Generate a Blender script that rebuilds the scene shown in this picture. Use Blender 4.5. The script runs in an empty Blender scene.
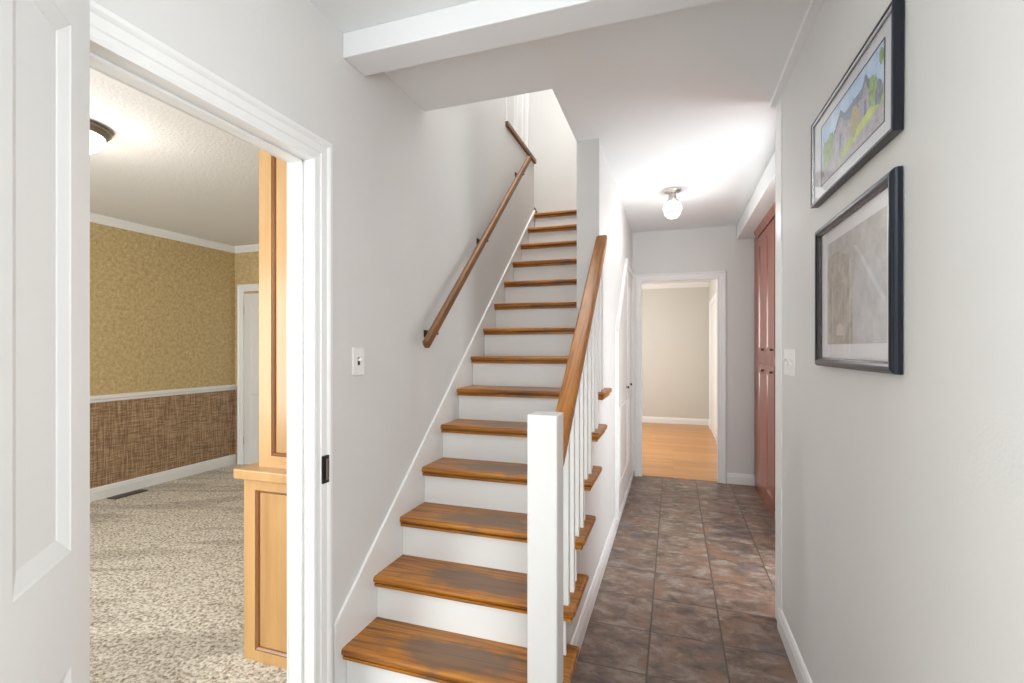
import bpy, bmesh, math, random
from mathutils import Vector, Matrix, noise
random.seed(7)
C = bpy.context.scene.collection
S = bpy.context.scene

# ---------------------------------------------------------------- camera
F_PX, YAW, HOR, EYE = 480.5, 18.54, 348.6, 1.395
cd = bpy.data.cameras.new('camera'); cam = bpy.data.objects.new('camera', cd); C.objects.link(cam)
cd.sensor_width = 36.0; cd.lens = 36.0 * F_PX / 1024.0
cd.shift_y = (HOR - 341.5) / 1024.0
cd.clip_start = 0.02
cam.location = (0, 0, EYE); cam.rotation_euler = (math.radians(90), 0, math.radians(YAW))
S.camera = cam
# ---------------------------------------------------------------- view, world
S.view_settings.view_transform = 'Standard'; S.view_settings.look = 'None'
S.view_settings.gamma = 1; S.view_settings.use_curve_mapping = False
S.view_settings.exposure = 0.14
w = bpy.data.worlds.new('world'); S.world = w; w.use_nodes = True
w.node_tree.nodes['Background'].inputs[0].default_value = (0.85, 0.92, 1.0, 1)
w.node_tree.nodes['Background'].inputs[1].default_value = 0.6

# ---------------------------------------------------------------- lights (foyer daylight and lamp, plus area fills added out of view)
def area(name, loc, rot, sx, sy, power, col=(1, 1, 1)):
    l = bpy.data.lights.new(name, 'AREA'); l.shape = 'RECTANGLE'; l.size = sx; l.size_y = sy
    l.energy = power; l.color = col
    o = bpy.data.objects.new(name, l); C.objects.link(o); o.location = loc
    o.rotation_euler = [math.radians(a) for a in rot]; return o
def point(name, loc, power, r, col=(1, 1, 1)):
    l = bpy.data.lights.new(name, 'POINT'); l.energy = power; l.color = col; l.shadow_soft_size = r
    o = bpy.data.objects.new(name, l); C.objects.link(o); o.location = loc; return o
XLW, XRW = -1.263, 0.509
P_FOYER, P_FOYER_LAMP, P_HALL, P_UP, P_DIN_FILL, P_DIN_LAMP, P_FAR, P_RIGHT, P_LEFT, P_ALC, P_ALC2 = 2, 15, 6.5, 58, 104, 10, 66, 28, 90, 14, 38
area('foyer_daylight', (-0.25, -3.12, 1.25), (90, 0, 0), 1.3, 1.9, P_FOYER, (0.95, 0.98, 1.0))
point('foyer_lamp_light', (0.15, -0.85, 2.36), P_FOYER_LAMP, 0.16, (1.0, 0.985, 0.965))
area('right_fill', (XRW-0.02, -0.42, 1.50), (90, 0, 90), 1.5, 1.3, P_RIGHT, (0.94, 0.985, 1.0))  # added fill at an invented right-hand opening, brightens the left wall
area('left_fill', (XLW+0.02, -1.15, 1.45), (90, 0, -90), 1.6, 1.4, P_LEFT, (0.94, 0.985, 1.0))  # added fill at an invented left-hand opening, brightens the right wall
area('alcove_fill', (1.32, 3.07, 1.45), (90, 0, 90), 0.45, 1.6, P_ALC, (0.88, 0.96, 1.0))  # area light added out of sight in the alcove, aimed at the stair wall
area('alcove_side_fill', (1.0, 2.81, 1.15), (90, 0, 0), 0.6, 1.7, P_ALC2, (0.88, 0.96, 1.0))  # hidden fill added behind the right wall for cabinets and end wall
area('stairwell_fill', (-0.92, 3.6, 5.10), (0, 0, 0), 0.5, 1.8, P_UP, (1, 0.99, 0.97))  # fill added below the unseen upstairs ceiling, no opening there
area('dining_fill', (-3.2, -0.72, 1.4), (90, 0, 0), 2.2, 1.5, P_DIN_FILL, (0.93, 0.98, 1.0))  # area fill added at the unseen near wall of the dining room
area('far_room_fill', (-1.9, 7.4, 1.5), (90, 0, -90), 1.8, 1.5, P_FAR, (1.0, 0.98, 0.95))  # area fill added at the far room's unseen left wall

# ---------------------------------------------------------------- materials
def srgb(r, g, b):
    f = lambda v: (v/255/12.92) if v/255 <= 0.04045 else ((v/255+0.055)/1.055)**2.4
    return (f(r), f(g), f(b), 1)
class NT:
    def __init__(s, name):
        s.m = bpy.data.materials.new(name); s.m.use_nodes = True; s.t = s.m.node_tree
        s.b = s.t.nodes['Principled BSDF']; s.out = s.t.nodes['Material Output']
    def n(s, typ, **kw):
        o = s.t.nodes.new(typ)
        for k, v in kw.items():
            if k.startswith('_'): setattr(o, k[1:], v)
            else: o.inputs[k.replace('__', ' ')].default_value = v
        return o
    def l(s, a, ao, b, bi): s.t.links.new(a.outputs[ao], b.inputs[bi])
    def coords(s, kind='Object', scale=(1, 1, 1), loc=(0, 0, 0)):
        tc = s.n('ShaderNodeTexCoord'); mp = s.n('ShaderNodeMapping'); s.l(tc, kind, mp, 'Vector')
        mp.inputs['Scale'].default_value = scale; mp.inputs['Location'].default_value = loc; return mp
    def ramp(s, src, so, stops):
        r = s.n('ShaderNodeValToRGB'); e = r.color_ramp.elements
        while len(e) < len(stops): e.new(0.5)
        for i, (p, c) in enumerate(stops): e[i].position = p; e[i].color = c
        s.l(src, so, r, 'Fac'); return r
    def bump(s, src, so, strength, dist):
        b = s.n('ShaderNodeBump'); b.inputs['Strength'].default_value = strength; b.inputs['Distance'].default_value = dist
        s.l(src, so, b, 'Height'); s.l(b, 'Normal', s.b, 'Normal'); return b
def plain(name, col, rough=0.5, metal=0.0, spec=None, bscale=None, bdist=0.0005, bstr=0.4, coat=0, var=0.0):
    k = NT(name); k.b.inputs['Base Color'].default_value = col
    k.b.inputs['Roughness'].default_value = rough; k.b.inputs['Metallic'].default_value = metal
    if spec is not None: k.b.inputs['Specular IOR Level'].default_value = spec
    if coat: k.b.inputs['Coat Weight'].default_value = coat; k.b.inputs['Coat Roughness'].default_value = 0.12
    mp = k.coords()
    nz = k.n('ShaderNodeTexNoise', Scale=bscale or 6.0, Detail=4.0); k.l(mp, 'Vector', nz, 'Vector')
    if bscale: k.bump(nz, 'Fac', bstr, bdist)
    if var:
        n2 = k.n('ShaderNodeTexNoise', Scale=3.0, Detail=3.0); k.l(mp, 'Vector', n2, 'Vector')
        a = tuple(c*(1-var) for c in col[:3])+(1,); b = tuple(min(1, c*(1+var)) for c in col[:3])+(1,)
        r = k.ramp(n2, 'Fac', [(0.3, a), (0.7, b)]); k.l(r, 'Color', k.b, 'Base Color')
    return k.m
M = {}
M['wall'] = plain('wall_paint', (0.655, 0.648, 0.632, 1), 0.6, bscale=170, bdist=0.0012, bstr=0.35, var=0.015)
M['ceil'] = plain('ceiling_paint', (0.79, 0.805, 0.81, 1), 0.7, bscale=120, bdist=0.001, bstr=0.25)
M['ceil_rough'] = plain('textured_ceiling_paint', (0.70, 0.695, 0.68, 1), 0.8, bscale=70, bdist=0.004, bstr=0.6)
M['trim'] = plain('white_trim_paint', (0.77, 0.77, 0.76, 1), 0.35, bscale=25, bdist=0.0006, bstr=0.3, var=0.01)
M['door'] = plain('white_door_paint', (0.70, 0.695, 0.68, 1), 0.40, bscale=60, bdist=0.0004, bstr=0.3)
M['beige'] = plain('beige_wall_paint', (0.58, 0.56, 0.51, 1), 0.6, bscale=150, bdist=0.001, bstr=0.3)
M['plastic'] = plain('white_plastic', (0.80, 0.79, 0.77, 1), 0.3)
M['nickel'] = plain('brushed_nickel', (0.68, 0.66, 0.62, 1), 0.32, 0.85)
M['bronze'] = plain('dark_bronze', (0.05, 0.035, 0.025, 1), 0.4, 0.8)
M['oldbronze'] = plain('grey_bronze_rim', (0.22, 0.19, 0.16, 1), 0.4, 0.7)
M['black'] = plain('black_metal', (0.02, 0.02, 0.022, 1), 0.4, 0.5, bscale=80, bdist=0.002, bstr=0.6)
M['navy'] = plain('dark_blue_metal', (0.010, 0.015, 0.024, 1), 0.30, 0.35, bscale=90, bdist=0.0003, var=0.3)
M['gunmetal'] = plain('bronze_grey_metal', (0.10, 0.09, 0.09, 1), 0.25, 0.9)
M['silver'] = plain('silver_lip', (0.55, 0.56, 0.58, 1), 0.25, 0.9)
M['mat_silver'] = plain('silver_white_mat', (0.60, 0.62, 0.65, 1), 0.6, var=0.04, bscale=300, bdist=0.0002)
M['mat_white'] = plain('white_mat', (0.74, 0.72, 0.74, 1), 0.6)
M['dark'] = plain('gap_shade_and_edge_black', (0.02, 0.018, 0.016, 1), 0.8)

def glow(name, col, strength):
    k = NT(name); k.b.inputs['Base Color'].default_value = (0.35, 0.35, 0.35, 1)
    k.b.inputs['Emission Color'].default_value = col; k.b.inputs['Emission Strength'].default_value = strength
    k.b.inputs['Roughness'].default_value = 0.2; return k.m
M['globe'] = glow('lit_milk_glass', (1.0, 0.98, 0.95, 1), 1.3)
M['globe_band'] = glow('lit_glass_band', (1.0, 0.97, 0.94, 1), 0.38)
M['dome'] = glow('lit_alabaster_glass', (1.0, 0.93, 0.82, 1), 5.0)
M['pane'] = glow('glowing_pane_glass', (0.9, 0.95, 1.0, 1), 0.6)  # unseen panes glow by emission to add light

def glass(name):
    k = NT(name); k.t.nodes.remove(k.b)
    tr = k.n('ShaderNodeBsdfTransparent'); gl = k.n('ShaderNodeBsdfGlossy', Roughness=0.01)
    fr = k.n('ShaderNodeFresnel', IOR=1.5); mx = k.n('ShaderNodeMixShader')
    ge = k.n('ShaderNodeNewGeometry'); iv = k.n('ShaderNodeMath', _operation='SUBTRACT'); iv.inputs[0].default_value = 1.0; k.l(ge, 'Backfacing', iv, 1)
    mm = k.n('ShaderNodeMath', _operation='MULTIPLY'); k.l(fr, 'Fac', mm, 0); k.l(iv, 0, mm, 1); k.l(mm, 0, mx, 0); k.l(tr, 0, mx, 1); k.l(gl, 0, mx, 2); k.l(mx, 0, k.out, 'Surface'); return k.m
M['glass'] = glass('picture_glass')

def wood(name, c1, c2, c3, grain=(1.5, 22, 22), rough=0.35, wear=False, ring=6.0, coat=0.25):
    k = NT(name); mp = k.coords('Object', grain)
    oi = k.n('ShaderNodeObjectInfo'); off = k.n('ShaderNodeVectorMath', _operation='SCALE')
    cx = k.n('ShaderNodeCombineXYZ'); k.l(oi, 'Random', cx, 'X'); k.l(oi, 'Random', cx, 'Y'); k.l(oi, 'Random', cx, 'Z')
    k.l(cx, 0, off, 0); off.inputs['Scale'].default_value = 17.0
    ad = k.n('ShaderNodeVectorMath', _operation='ADD'); k.l(mp, 0, ad, 0); k.l(off, 0, ad, 1)
    wv = k.n('ShaderNodeTexNoise', Scale=1.0, Detail=6.0, Roughness=0.65, Distortion=0.4); k.l(ad, 0, wv, 'Vector')
    lo = k.n('ShaderNodeTexNoise', Scale=0.35, Detail=1.0, Distortion=0.3); k.l(ad, 0, lo, 'Vector')
    mu = k.n('ShaderNodeMath', _operation='MULTIPLY'); k.l(lo, 'Fac', mu, 0); mu.inputs[1].default_value = ring
    fr = k.n('ShaderNodeMath', _operation='PINGPONG'); k.l(mu, 0, fr, 0); fr.inputs[1].default_value = 0.5
    m1 = k.n('ShaderNodeMath', _operation='MULTIPLY_ADD'); k.l(fr, 0, m1, 0); m1.inputs[1].default_value = 0.55
    k.l(wv, 'Fac', m1, 2)
    r = k.ramp(m1, 0, [(0.38, c1), (0.62, c2), (0.95, c3)])
    src = r
    if wear:
        w1 = k.coords('Object', (2.6, 9.0, 1.0), (0.0, 0.0, 0.0))
        sep = k.n('ShaderNodeVectorMath', _operation='LENGTH')
        nz = k.n('ShaderNodeTexNoise', Scale=9.0, Detail=5.0); a2 = k.n('ShaderNodeVectorMath', _operation='ADD')
        tc = k.coords('Object'); a3 = k.n('ShaderNodeVectorMath', _operation='ADD'); k.l(tc, 0, a3, 0); k.l(off, 0, a3, 1); k.l(a3, 0, nz, 'Vector')
        k.l(w1, 0, sep, 0)
        sb = k.n('ShaderNodeMath', _operation='MULTIPLY_ADD'); k.l(nz, 'Fac', sb, 0); sb.inputs[1].default_value = -1.1; k.l(sep, 'Value', sb, 2)
        rr = k.ramp(sb, 0, [(0.0, (0.80, 0.80, 0.80, 1)), (0.38, (0, 0, 0, 1))])
        mx = k.n('ShaderNodeMix', _data_type='RGBA'); k.l(rr, 'Color', mx, 0); k.l(r, 'Color', mx, 6)
        mx.inputs[7].default_value = (0.115, 0.075, 0.05, 1); k.l(mx, 2, k.b, 'Base Color')
    else: k.l(r, 'Color', k.b, 'Base Color')
    k.b.inputs['Roughness'].default_value = rough
    k.b.inputs['Coat Weight'].default_value = coat; k.b.inputs['Coat Roughness'].default_value = 0.15
    k.bump(wv, 'Fac', 0.15, 0.001); return k.m
M['tread'] = wood('worn_oak_tread', (0.12, 0.034, 0.004, 1), (0.35, 0.125, 0.012, 1), (0.53, 0.225, 0.026, 1), (2.2, 55, 55), 0.40, True, coat=0.08)
M['oak_rail'] = wood('oak_handrail_wood', (0.22, 0.07, 0.008, 1), (0.34, 0.125, 0.016, 1), (0.43, 0.17, 0.028, 1), (40, 3, 3), 0.45, coat=0.05)
M['dark_rail'] = wood('dark_stained_rail_wood', (0.11, 0.045, 0.012, 1), (0.19, 0.082, 0.024, 1), (0.27, 0.125, 0.04, 1), (40, 3, 3), 0.45, coat=0.05)
M['maple'] = wood('honey_oak_cabinet_wood', (0.40, 0.21, 0.075, 1), (0.50, 0.285, 0.11, 1), (0.58, 0.355, 0.155, 1), (9, 9, 0.9), 0.35, ring=3)
M['maple_dark'] = wood('dark_brown_moulding_wood', (0.20, 0.075, 0.02, 1), (0.25, 0.10, 0.03, 1), (0.30, 0.13, 0.04, 1), (9, 9, 0.9), 0.4)  # darker brown wood for the hutch panel mouldings
M['cherry'] = wood('cherry_cabinet_wood', (0.20, 0.045, 0.022, 1), (0.30, 0.08, 0.04, 1), (0.36, 0.115, 0.06, 1), (14, 14, 1.2), 0.35, ring=3, coat=0.3)

def planks(name):
    k = NT(name); mp = k.coords('Object')
    br = k.n('ShaderNodeTexBrick', Scale=1.0); k.l(mp, 0, br, 'Vector')
    br.inputs['Brick Width'].default_value = 0.9; br.inputs['Row Height'].default_value = 0.083
    br.inputs['Mortar Size'].default_value = 0.0012; br.inputs['Bias'].default_value = 0.0
    br.inputs['Color1'].default_value = (0.50, 0.215, 0.055, 1); br.inputs['Color2'].default_value = (0.62, 0.30, 0.09, 1)
    br.inputs['Mortar'].default_value = (0.30, 0.13, 0.04, 1); br.offset = 0.37
    nz = k.n('ShaderNodeTexNoise', Scale=1.0, Detail=5.0); m2 = k.coords('Object', (2, 40, 1)); k.l(m2, 0, nz, 'Vector')
    r = k.ramp(nz, 'Fac', [(0.3, (0.8, 0.8, 0.8, 1)), (0.7, (1.1, 1.1, 1.1, 1))])
    mx = k.n('ShaderNodeMix', _data_type='RGBA', _blend_type='MULTIPLY'); mx.inputs[0].default_value = 1
    k.l(br, 'Color', mx, 6); k.l(r, 'Color', mx, 7); k.l(mx, 2, k.b, 'Base Color')
    k.b.inputs['Roughness'].default_value = 0.3; return k.m
M['planks'] = planks('orange_oak_floor_planks')

def tile(name, w, gx, gy):
    k = NT(name); mp = k.coords('Object')
    sub = k.n('ShaderNodeVectorMath', _operation='SUBTRACT'); k.l(mp, 0, sub, 0); sub.inputs[1].default_value = (gx, gy, 0)
    dv = k.n('ShaderNodeVectorMath', _operation='SCALE'); k.l(sub, 0, dv, 0); dv.inputs['Scale'].default_value = 1/w
    fl = k.n('ShaderNodeVectorMath', _operation='FLOOR'); k.l(dv, 0, fl, 0)
    fr = k.n('ShaderNodeVectorMath', _operation='FRACTION'); k.l(dv, 0, fr, 0)
    sep = k.n('ShaderNodeSeparateXYZ'); k.l(fr, 0, sep, 0)
    def edge(axis):
        a = k.n('ShaderNodeMath', _operation='SUBTRACT'); a.inputs[0].default_value = 1.0; k.l(sep, axis, a, 1)
        m = k.n('ShaderNodeMath', _operation='MINIMUM'); k.l(sep, axis, m, 0); k.l(a, 0, m, 1); return m
    mn = k.n('ShaderNodeMath', _operation='MINIMUM'); k.l(edge('X'), 0, mn, 0); k.l(edge('Y'), 0, mn, 1)
    g = k.n('ShaderNodeMapRange'); k.l(mn, 0, g, 'Value'); g.inputs['From Min'].default_value = 0.006; g.inputs['From Max'].default_value = 0.016
    wn = k.n('ShaderNodeTexWhiteNoise'); k.l(fl, 0, wn, 'Vector')
    of = k.n('ShaderNodeVectorMath', _operation='SCALE'); k.l(wn, 'Color', of, 0); of.inputs['Scale'].default_value = 8.0
    ad = k.n('ShaderNodeVectorMath', _operation='ADD'); k.l(mp, 0, ad, 0); k.l(of, 0, ad, 1)
    st = k.n('ShaderNodeMapping'); st.inputs['Scale'].default_value = (1, 1.5, 1); k.l(ad, 0, st, 0)
    n1 = k.n('ShaderNodeTexNoise', Scale=8.0, Detail=9.0, Roughness=0.68, Distortion=0.35); k.l(st, 0, n1, 'Vector')
    r1 = k.ramp(n1, 'Fac', [(0.33, (0.060, 0.042, 0.036, 1)), (0.43, (0.135, 0.098, 0.080, 1)), (0.51, (0.20, 0.135, 0.098, 1)), (0.58, (0.25, 0.205, 0.175, 1)), (0.68, (0.36, 0.28, 0.215, 1))])
    n2 = k.n('ShaderNodeTexNoise', Scale=5.0, Detail=4.0, Roughness=0.6); k.l(ad, 0, n2, 'Vector')
    r2 = k.ramp(n2, 'Fac', [(0.50, (0, 0, 0, 1)), (0.64, (0.7, 0.7, 0.7, 1))])
    mx = k.n('ShaderNodeMix', _data_type='RGBA'); k.l(r2, 'Color', mx, 0); k.l(r1, 'Color', mx, 6); mx.inputs[7].default_value = (0.235, 0.125, 0.075, 1)
    n3 = k.n('ShaderNodeTexNoise', Scale=4.0, Detail=4.0); m3 = k.coords('Object', (1, 1, 1), (5, 3, 1)); k.l(ad, 0, n3, 'Vector')
    r3 = k.ramp(n3, 'Fac', [(0.25, (0.6, 0.6, 0.6, 1)), (0.42, (0, 0, 0, 1))])
    mz = k.n('ShaderNodeMix', _data_type='RGBA'); k.l(r3, 'Color', mz, 0); k.l(mx, 2, mz, 6); mz.inputs[7].default_value = (0.135, 0.12, 0.125, 1)
    hv = k.n('ShaderNodeMapRange'); k.l(wn, 'Value', hv, 'Value'); hv.inputs['To Min'].default_value = 0.88; hv.inputs['To Max'].default_value = 1.1
    my = k.n('ShaderNodeVectorMath', _operation='SCALE'); k.l(mz, 2, my, 0); k.l(hv, 0, my, 'Scale')
    mg = k.n('ShaderNodeMix', _data_type='RGBA'); k.l(g, 0, mg, 0); mg.inputs[6].default_value = (0.085, 0.065, 0.055, 1); k.l(my, 0, mg, 7)
    k.l(mg, 2, k.b, 'Base Color'); k.b.inputs['Roughness'].default_value = 0.42
    hh = k.n('ShaderNodeMath', _operation='MULTIPLY_ADD'); k.l(n1, 'Fac', hh, 0); hh.inputs[1].default_value = 0.35; k.l(g, 0, hh, 2)
    k.bump(hh, 0, 0.5, 0.003); return k.m
M['tile'] = tile('slate_look_floor_tile', 0.3301, -0.1067, 2.1293)

def carpet(name):
    k = NT(name); mp = k.coords('Object')
    v = k.n('ShaderNodeTexNoise', Scale=62.0, Detail=5.0, Roughness=0.72); k.l(mp, 0, v, 'Vector')
    r = k.ramp(v, 'Fac', [(0.36, (0.22, 0.17, 0.12, 1)), (0.45, (0.50, 0.44, 0.36, 1)), (0.57, (0.80, 0.75, 0.66, 1))])
    rot = k.coords('Object', (1.0, 1.0, 1)); rot.inputs['Rotation'].default_value = (0, 0, -0.35)
    st = k.n('ShaderNodeMapping'); st.inputs['Scale'].default_value = (0.45, 2.6, 1); k.l(rot, 0, st, 0)
    lo = k.n('ShaderNodeTexNoise', Scale=1.3, Detail=1.5, Distortion=0.5); k.l(st, 0, lo, 'Vector')
    r2 = k.ramp(lo, 'Fac', [(0.44, (0.82, 0.81, 0.79, 1)), (0.50, (1.05, 1.05, 1.05, 1))])
    mx = k.n('ShaderNodeMix', _data_type='RGBA', _blend_type='MULTIPLY'); mx.inputs[0].default_value = 1
    k.l(r, 'Color', mx, 6); k.l(r2, 'Color', mx, 7); k.l(mx, 2, k.b, 'Base Color')
    k.b.inputs['Roughness'].default_value = 1.0; k.b.inputs['Specular IOR Level'].default_value = 0.1
    k.bump(v, 'Fac', 1.0, 0.012); return k.m
M['carpet'] = carpet('flecked_beige_carpet')

def wallpaper(name, split):
    k = NT(name); tc = k.n('ShaderNodeTexCoord'); sp = k.n('ShaderNodeSeparateXYZ'); k.l(tc, 'Object', sp, 0)
    a = k.n('ShaderNodeTexNoise', Scale=30.0, Detail=9.0, Roughness=0.85); k.l(tc, 'Object', a, 'Vector')
    up = k.ramp(a, 'Fac', [(0.34, (0.33, 0.225, 0.095, 1)), (0.5, (0.50, 0.375, 0.185, 1)), (0.66, (0.66, 0.52, 0.29, 1))])
    def weave(sc):
        m = k.n('ShaderNodeMapping'); m.inputs['Scale'].default_value = sc; k.l(tc, 'Object', m, 0)
        n = k.n('ShaderNodeTexNoise', Scale=1.0, Detail=2.0, Roughness=0.6); k.l(m, 0, n, 'Vector'); return n
    h, v = weave((8, 8, 150)), weave((120, 120, 7))
    ad = k.n('ShaderNodeMath', _operation='ADD'); k.l(h, 'Fac', ad, 0); k.l(v, 'Fac', ad, 1)
    hf = k.n('ShaderNodeMath', _operation='MULTIPLY'); k.l(ad, 0, hf, 0); hf.inputs[1].default_value = 0.5
    dn = k.ramp(hf, 0, [(0.40, (0.17, 0.10, 0.055, 1)), (0.5, (0.30, 0.19, 0.105, 1)), (0.60, (0.46, 0.32, 0.19, 1))])
    gt = k.n('ShaderNodeMath', _operation='GREATER_THAN'); k.l(sp, 'Z', gt, 0); gt.inputs[1].default_value = split
    mx = k.n('ShaderNodeMix', _data_type='RGBA'); k.l(gt, 0, mx, 0); k.l(dn, 'Color', mx, 6); k.l(up, 'Color', mx, 7)
    k.l(mx, 2, k.b, 'Base Color'); k.b.inputs['Roughness'].default_value = 0.65; return k.m
M['wallpaper'] = wallpaper('gold_and_brown_wallpaper', 0.93)

# ---------------------------------------------------------------- mesh helpers
def tag(o, label=None, cat=None, group=None, kind=None):
    if label: o['label'] = label
    if cat: o['category'] = cat
    if group: o['group'] = group
    if kind: o['kind'] = kind
    return o
def empty(name, loc=(0, 0, 0), rot=(0, 0, 0)):
    o = bpy.data.objects.new(name, None); C.objects.link(o); o.location = loc; o.rotation_euler = rot
    o.empty_display_size = 0.1; return o
def box(bm, x0, x1, y0, y1, z0, z1):
    v = [bm.verts.new((x, y, z)) for x in (x0, x1) for y in (y0, y1) for z in (z0, z1)]
    for f in ((0, 1, 3, 2), (4, 6, 7, 5), (0, 4, 5, 1), (2, 3, 7, 6), (0, 2, 6, 4), (1, 5, 7, 3)):
        bm.faces.new([v[i] for i in f])
    return v
def prism(bm, pts, axis, a, b):
    def P(p, t):
        return {'x': (t, p[0], p[1]), 'y': (p[0], t, p[1]), 'z': (p[0], p[1], t)}[axis]
    A = [bm.verts.new(P(p, a)) for p in pts]; B = [bm.verts.new(P(p, b)) for p in pts]
    n = len(pts); bm.faces.new(A); bm.faces.new(B[::-1])
    for i in range(n): bm.faces.new([A[i], B[i], B[(i+1) % n], A[(i+1) % n]])
def lathe(bm, prof, c=(0, 0, 0), n=32, axis='z'):
    rings = []
    for r, h in prof:
        ring = []
        for i in range(n):
            a = 2*math.pi*i/n; x, y = r*math.cos(a), r*math.sin(a)
            p = (x, y, h) if axis == 'z' else ((h, x, y) if axis == 'x' else (x, h, y))
            ring.append(bm.verts.new((c[0]+p[0], c[1]+p[1], c[2]+p[2])))
        rings.append(ring)
    for a, b in zip(rings, rings[1:]):
        for i in range(n): bm.faces.new([a[i], a[(i+1) % n], b[(i+1) % n], b[i]])
    bm.faces.new(rings[0]); bm.faces.new(rings[-1])
def frame3(bm, prof, T, a, b, top, base=0.0, closed=False):
    """mitred moulding round an opening; prof = [(outward offset u, thickness v)]; T maps (s, z, v) to xyz"""
    loops = []
    for u, v in prof:
        if closed: L = [(a-u, base-u), (a-u, top+u), (b+u, top+u), (b+u, base-u)]
        else: L = [(a-u, base), (a-u, top+u), (b+u, top+u), (b+u, base)]
        loops.append([bm.verts.new(T(s, z, v)) for s, z in L])
    n = 4 if closed else 3; m = len(prof)
    for i in range(m):
        A, B = loops[i], loops[(i+1) % m]
        for j in range(n): bm.faces.new([A[j], A[(j+1) % 4], B[(j+1) % 4], B[j]])
    if not closed:
        bm.faces.new([l[0] for l in loops]); bm.faces.new([l[3] for l in loops][::-1])
def strip(bm, p0, p1, nrm, prof):
    """straight moulding from p0 to p1 (z = base), prof = [(depth along nrm, height)] closed"""
    p0, p1, n = Vector(p0), Vector(p1), Vector(nrm)
    A = [bm.verts.new(p0+n*d+Vector((0, 0, h))) for d, h in prof]; B = [bm.verts.new(p1+n*d+Vector((0, 0, h))) for d, h in prof]
    k = len(prof); bm.faces.new(A); bm.faces.new(B[::-1])
    for i in range(k): bm.faces.new([A[i], B[i], B[(i+1) % k], A[(i+1) % k]])
def obj(name, bm, mat, parent=None, bevel=0, seg=2, smooth=False, world=True):
    """parts may be drawn in world coordinates: shifted back by an unrotated parent's location"""
    bmesh.ops.recalc_face_normals(bm, faces=bm.faces)
    if parent is not None and world:
        L = Vector(parent.location); q = parent.parent
        while q is not None: L += Vector(q.location); q = q.parent
        for v in bm.verts: v.co -= L
    me = bpy.data.meshes.new(name); bm.to_mesh(me); bm.free()
    for m in (mat if isinstance(mat, list) else [mat]): me.materials.append(m)
    o = bpy.data.objects.new(name, me); C.objects.link(o); o.parent = parent
    if smooth:
        for p in me.polygons: p.use_smooth = True
    if bevel:
        b = o.modifiers.new('bevel', 'BEVEL'); b.width = bevel; b.segments = seg; b.limit_method = 'ANGLE'; b.angle_limit = math.radians(40)
    return o
def struct(name, bm, mat, parent=None, **kw):
    o = obj(name, bm, mat, parent, **kw)
    if parent is None: o['kind'] = 'structure'
    return o
def boxes(*bs):
    bm = bmesh.new()
    for b in bs: box(bm, *b)
    return bm
def copy_tree(o, parent=None):
    c = o.copy(); C.objects.link(c); c.parent = parent
    for ch in list(o.children): copy_tree(ch, c)
    return c
def rodbm(bm, p0, p1, wd, hd, r=0.006):
    """bar with rectangular section from p0 to p1 (lies in a plane of constant x): width along x, depth across"""
    p0, p1 = Vector(p0), Vector(p1); d = (p1-p0).normalized(); sx = Vector((1, 0, 0)); up = sx.cross(d).normalized()
    if up.z < 0: up = -up
    A = [bm.verts.new(p0+sx*a*wd/2+up*b*hd/2) for a, b in ((-1, -1), (1, -1), (1, 1), (-1, 1))]
    B = [bm.verts.new(p1+sx*a*wd/2+up*b*hd/2) for a, b in ((-1, -1), (1, -1), (1, 1), (-1, 1))]
    bm.faces.new(A); bm.faces.new(B[::-1])
    for i in range(4): bm.faces.new([A[i], B[i], B[(i+1) % 4], A[(i+1) % 4]])

# ---------------------------------------------------------------- measures
XL, XW, XR = -1.263, -0.424, 0.509         # left wall, wall under the stairs, right wall
WT = 0.105                                 # left wall thickness
ZC = 2.667                                 # hall ceiling
YF = 5.43                                  # end wall of the hall
Y0 = -3.2                                  # wall behind the camera
RISE, RUN, NY = 0.1917, 0.2159, 1.602        # stairs: rise, run, first nosing
YP = 2.926                                 # where the wall beside the upper stairs begins
XS = -0.562                                # stairwell side of that wall
DY0, DY1, DZ = 0.690, 1.445, 2.095         # dining doorway
XD, YD, ZD = -5.03, 4.45, 2.62             # dining room
XB = XL-WT

# ---------------------------------------------------------------- shell
struct('floor', boxes((XL-0.03, 1.35, Y0, YF+0.03, -0.12, 0)), M['tile'])
struct('floor.001', boxes((XD-0.1, XL-0.03, -0.9, YD+0.1, -0.12, 0.004)), M['carpet'])
struct('floor.002', boxes((-2.0, 0.75, YF+0.03, 9.5, -0.12, 0.004)), M['planks'])
struct('floor.003', boxes((XL, XS, 4.44, 5.35, 2.64, 2.684), (-2.6, XL, 4.56, 5.35, 2.64, 2.684)), M['tread'])
struct('floor.004', boxes((-2.6, XB-0.001, 2.0, 4.43, 2.85, 3.165)), M['ceil'])
struct('wall_left', boxes((XB, XL, Y0, -1.95, 0, ZC), (XB, XL, -0.35, DY0-0.02, 0, ZC), (XB, XL, -1.95, -0.35, 0, 0.75), (XB, XL, -1.95, -0.35, 2.15, ZC), (XB, XL, DY0-0.02, DY1+0.02, DZ+0.02, ZC), (XB, XL, DY1+0.02, 4.425, 0, ZC), (XB, XL, 2.2, 4.425, ZC, 3.165), (XB, XL, 2.2, 3.60, 3.165, 5.2)), M['wall'])
struct('wall_right', boxes((XR, XR+0.12, Y0, -1.17, 0, ZC), (XR, XR+0.12, 0.33, 2.785, 0, ZC), (XR, XR+0.12, -1.17, 0.33, 0, 0.85), (XR, XR+0.12, -1.17, 0.33, 2.15, ZC)), M['wall'])
struct('wall_back', boxes((XL, -1.10, Y0-0.1, Y0, 0, ZC), (0.40, XR, Y0-0.1, Y0, 0, ZC), (-1.10, 0.40, Y0-0.1, Y0, 0, 0.40), (-1.10, 0.40, Y0-0.1, Y0, 2.50, ZC)), M['wall'])
wf = empty('window_1', (-0.35, Y0-0.05, 0.40)); wf['kind'] = 'structure'
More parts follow.
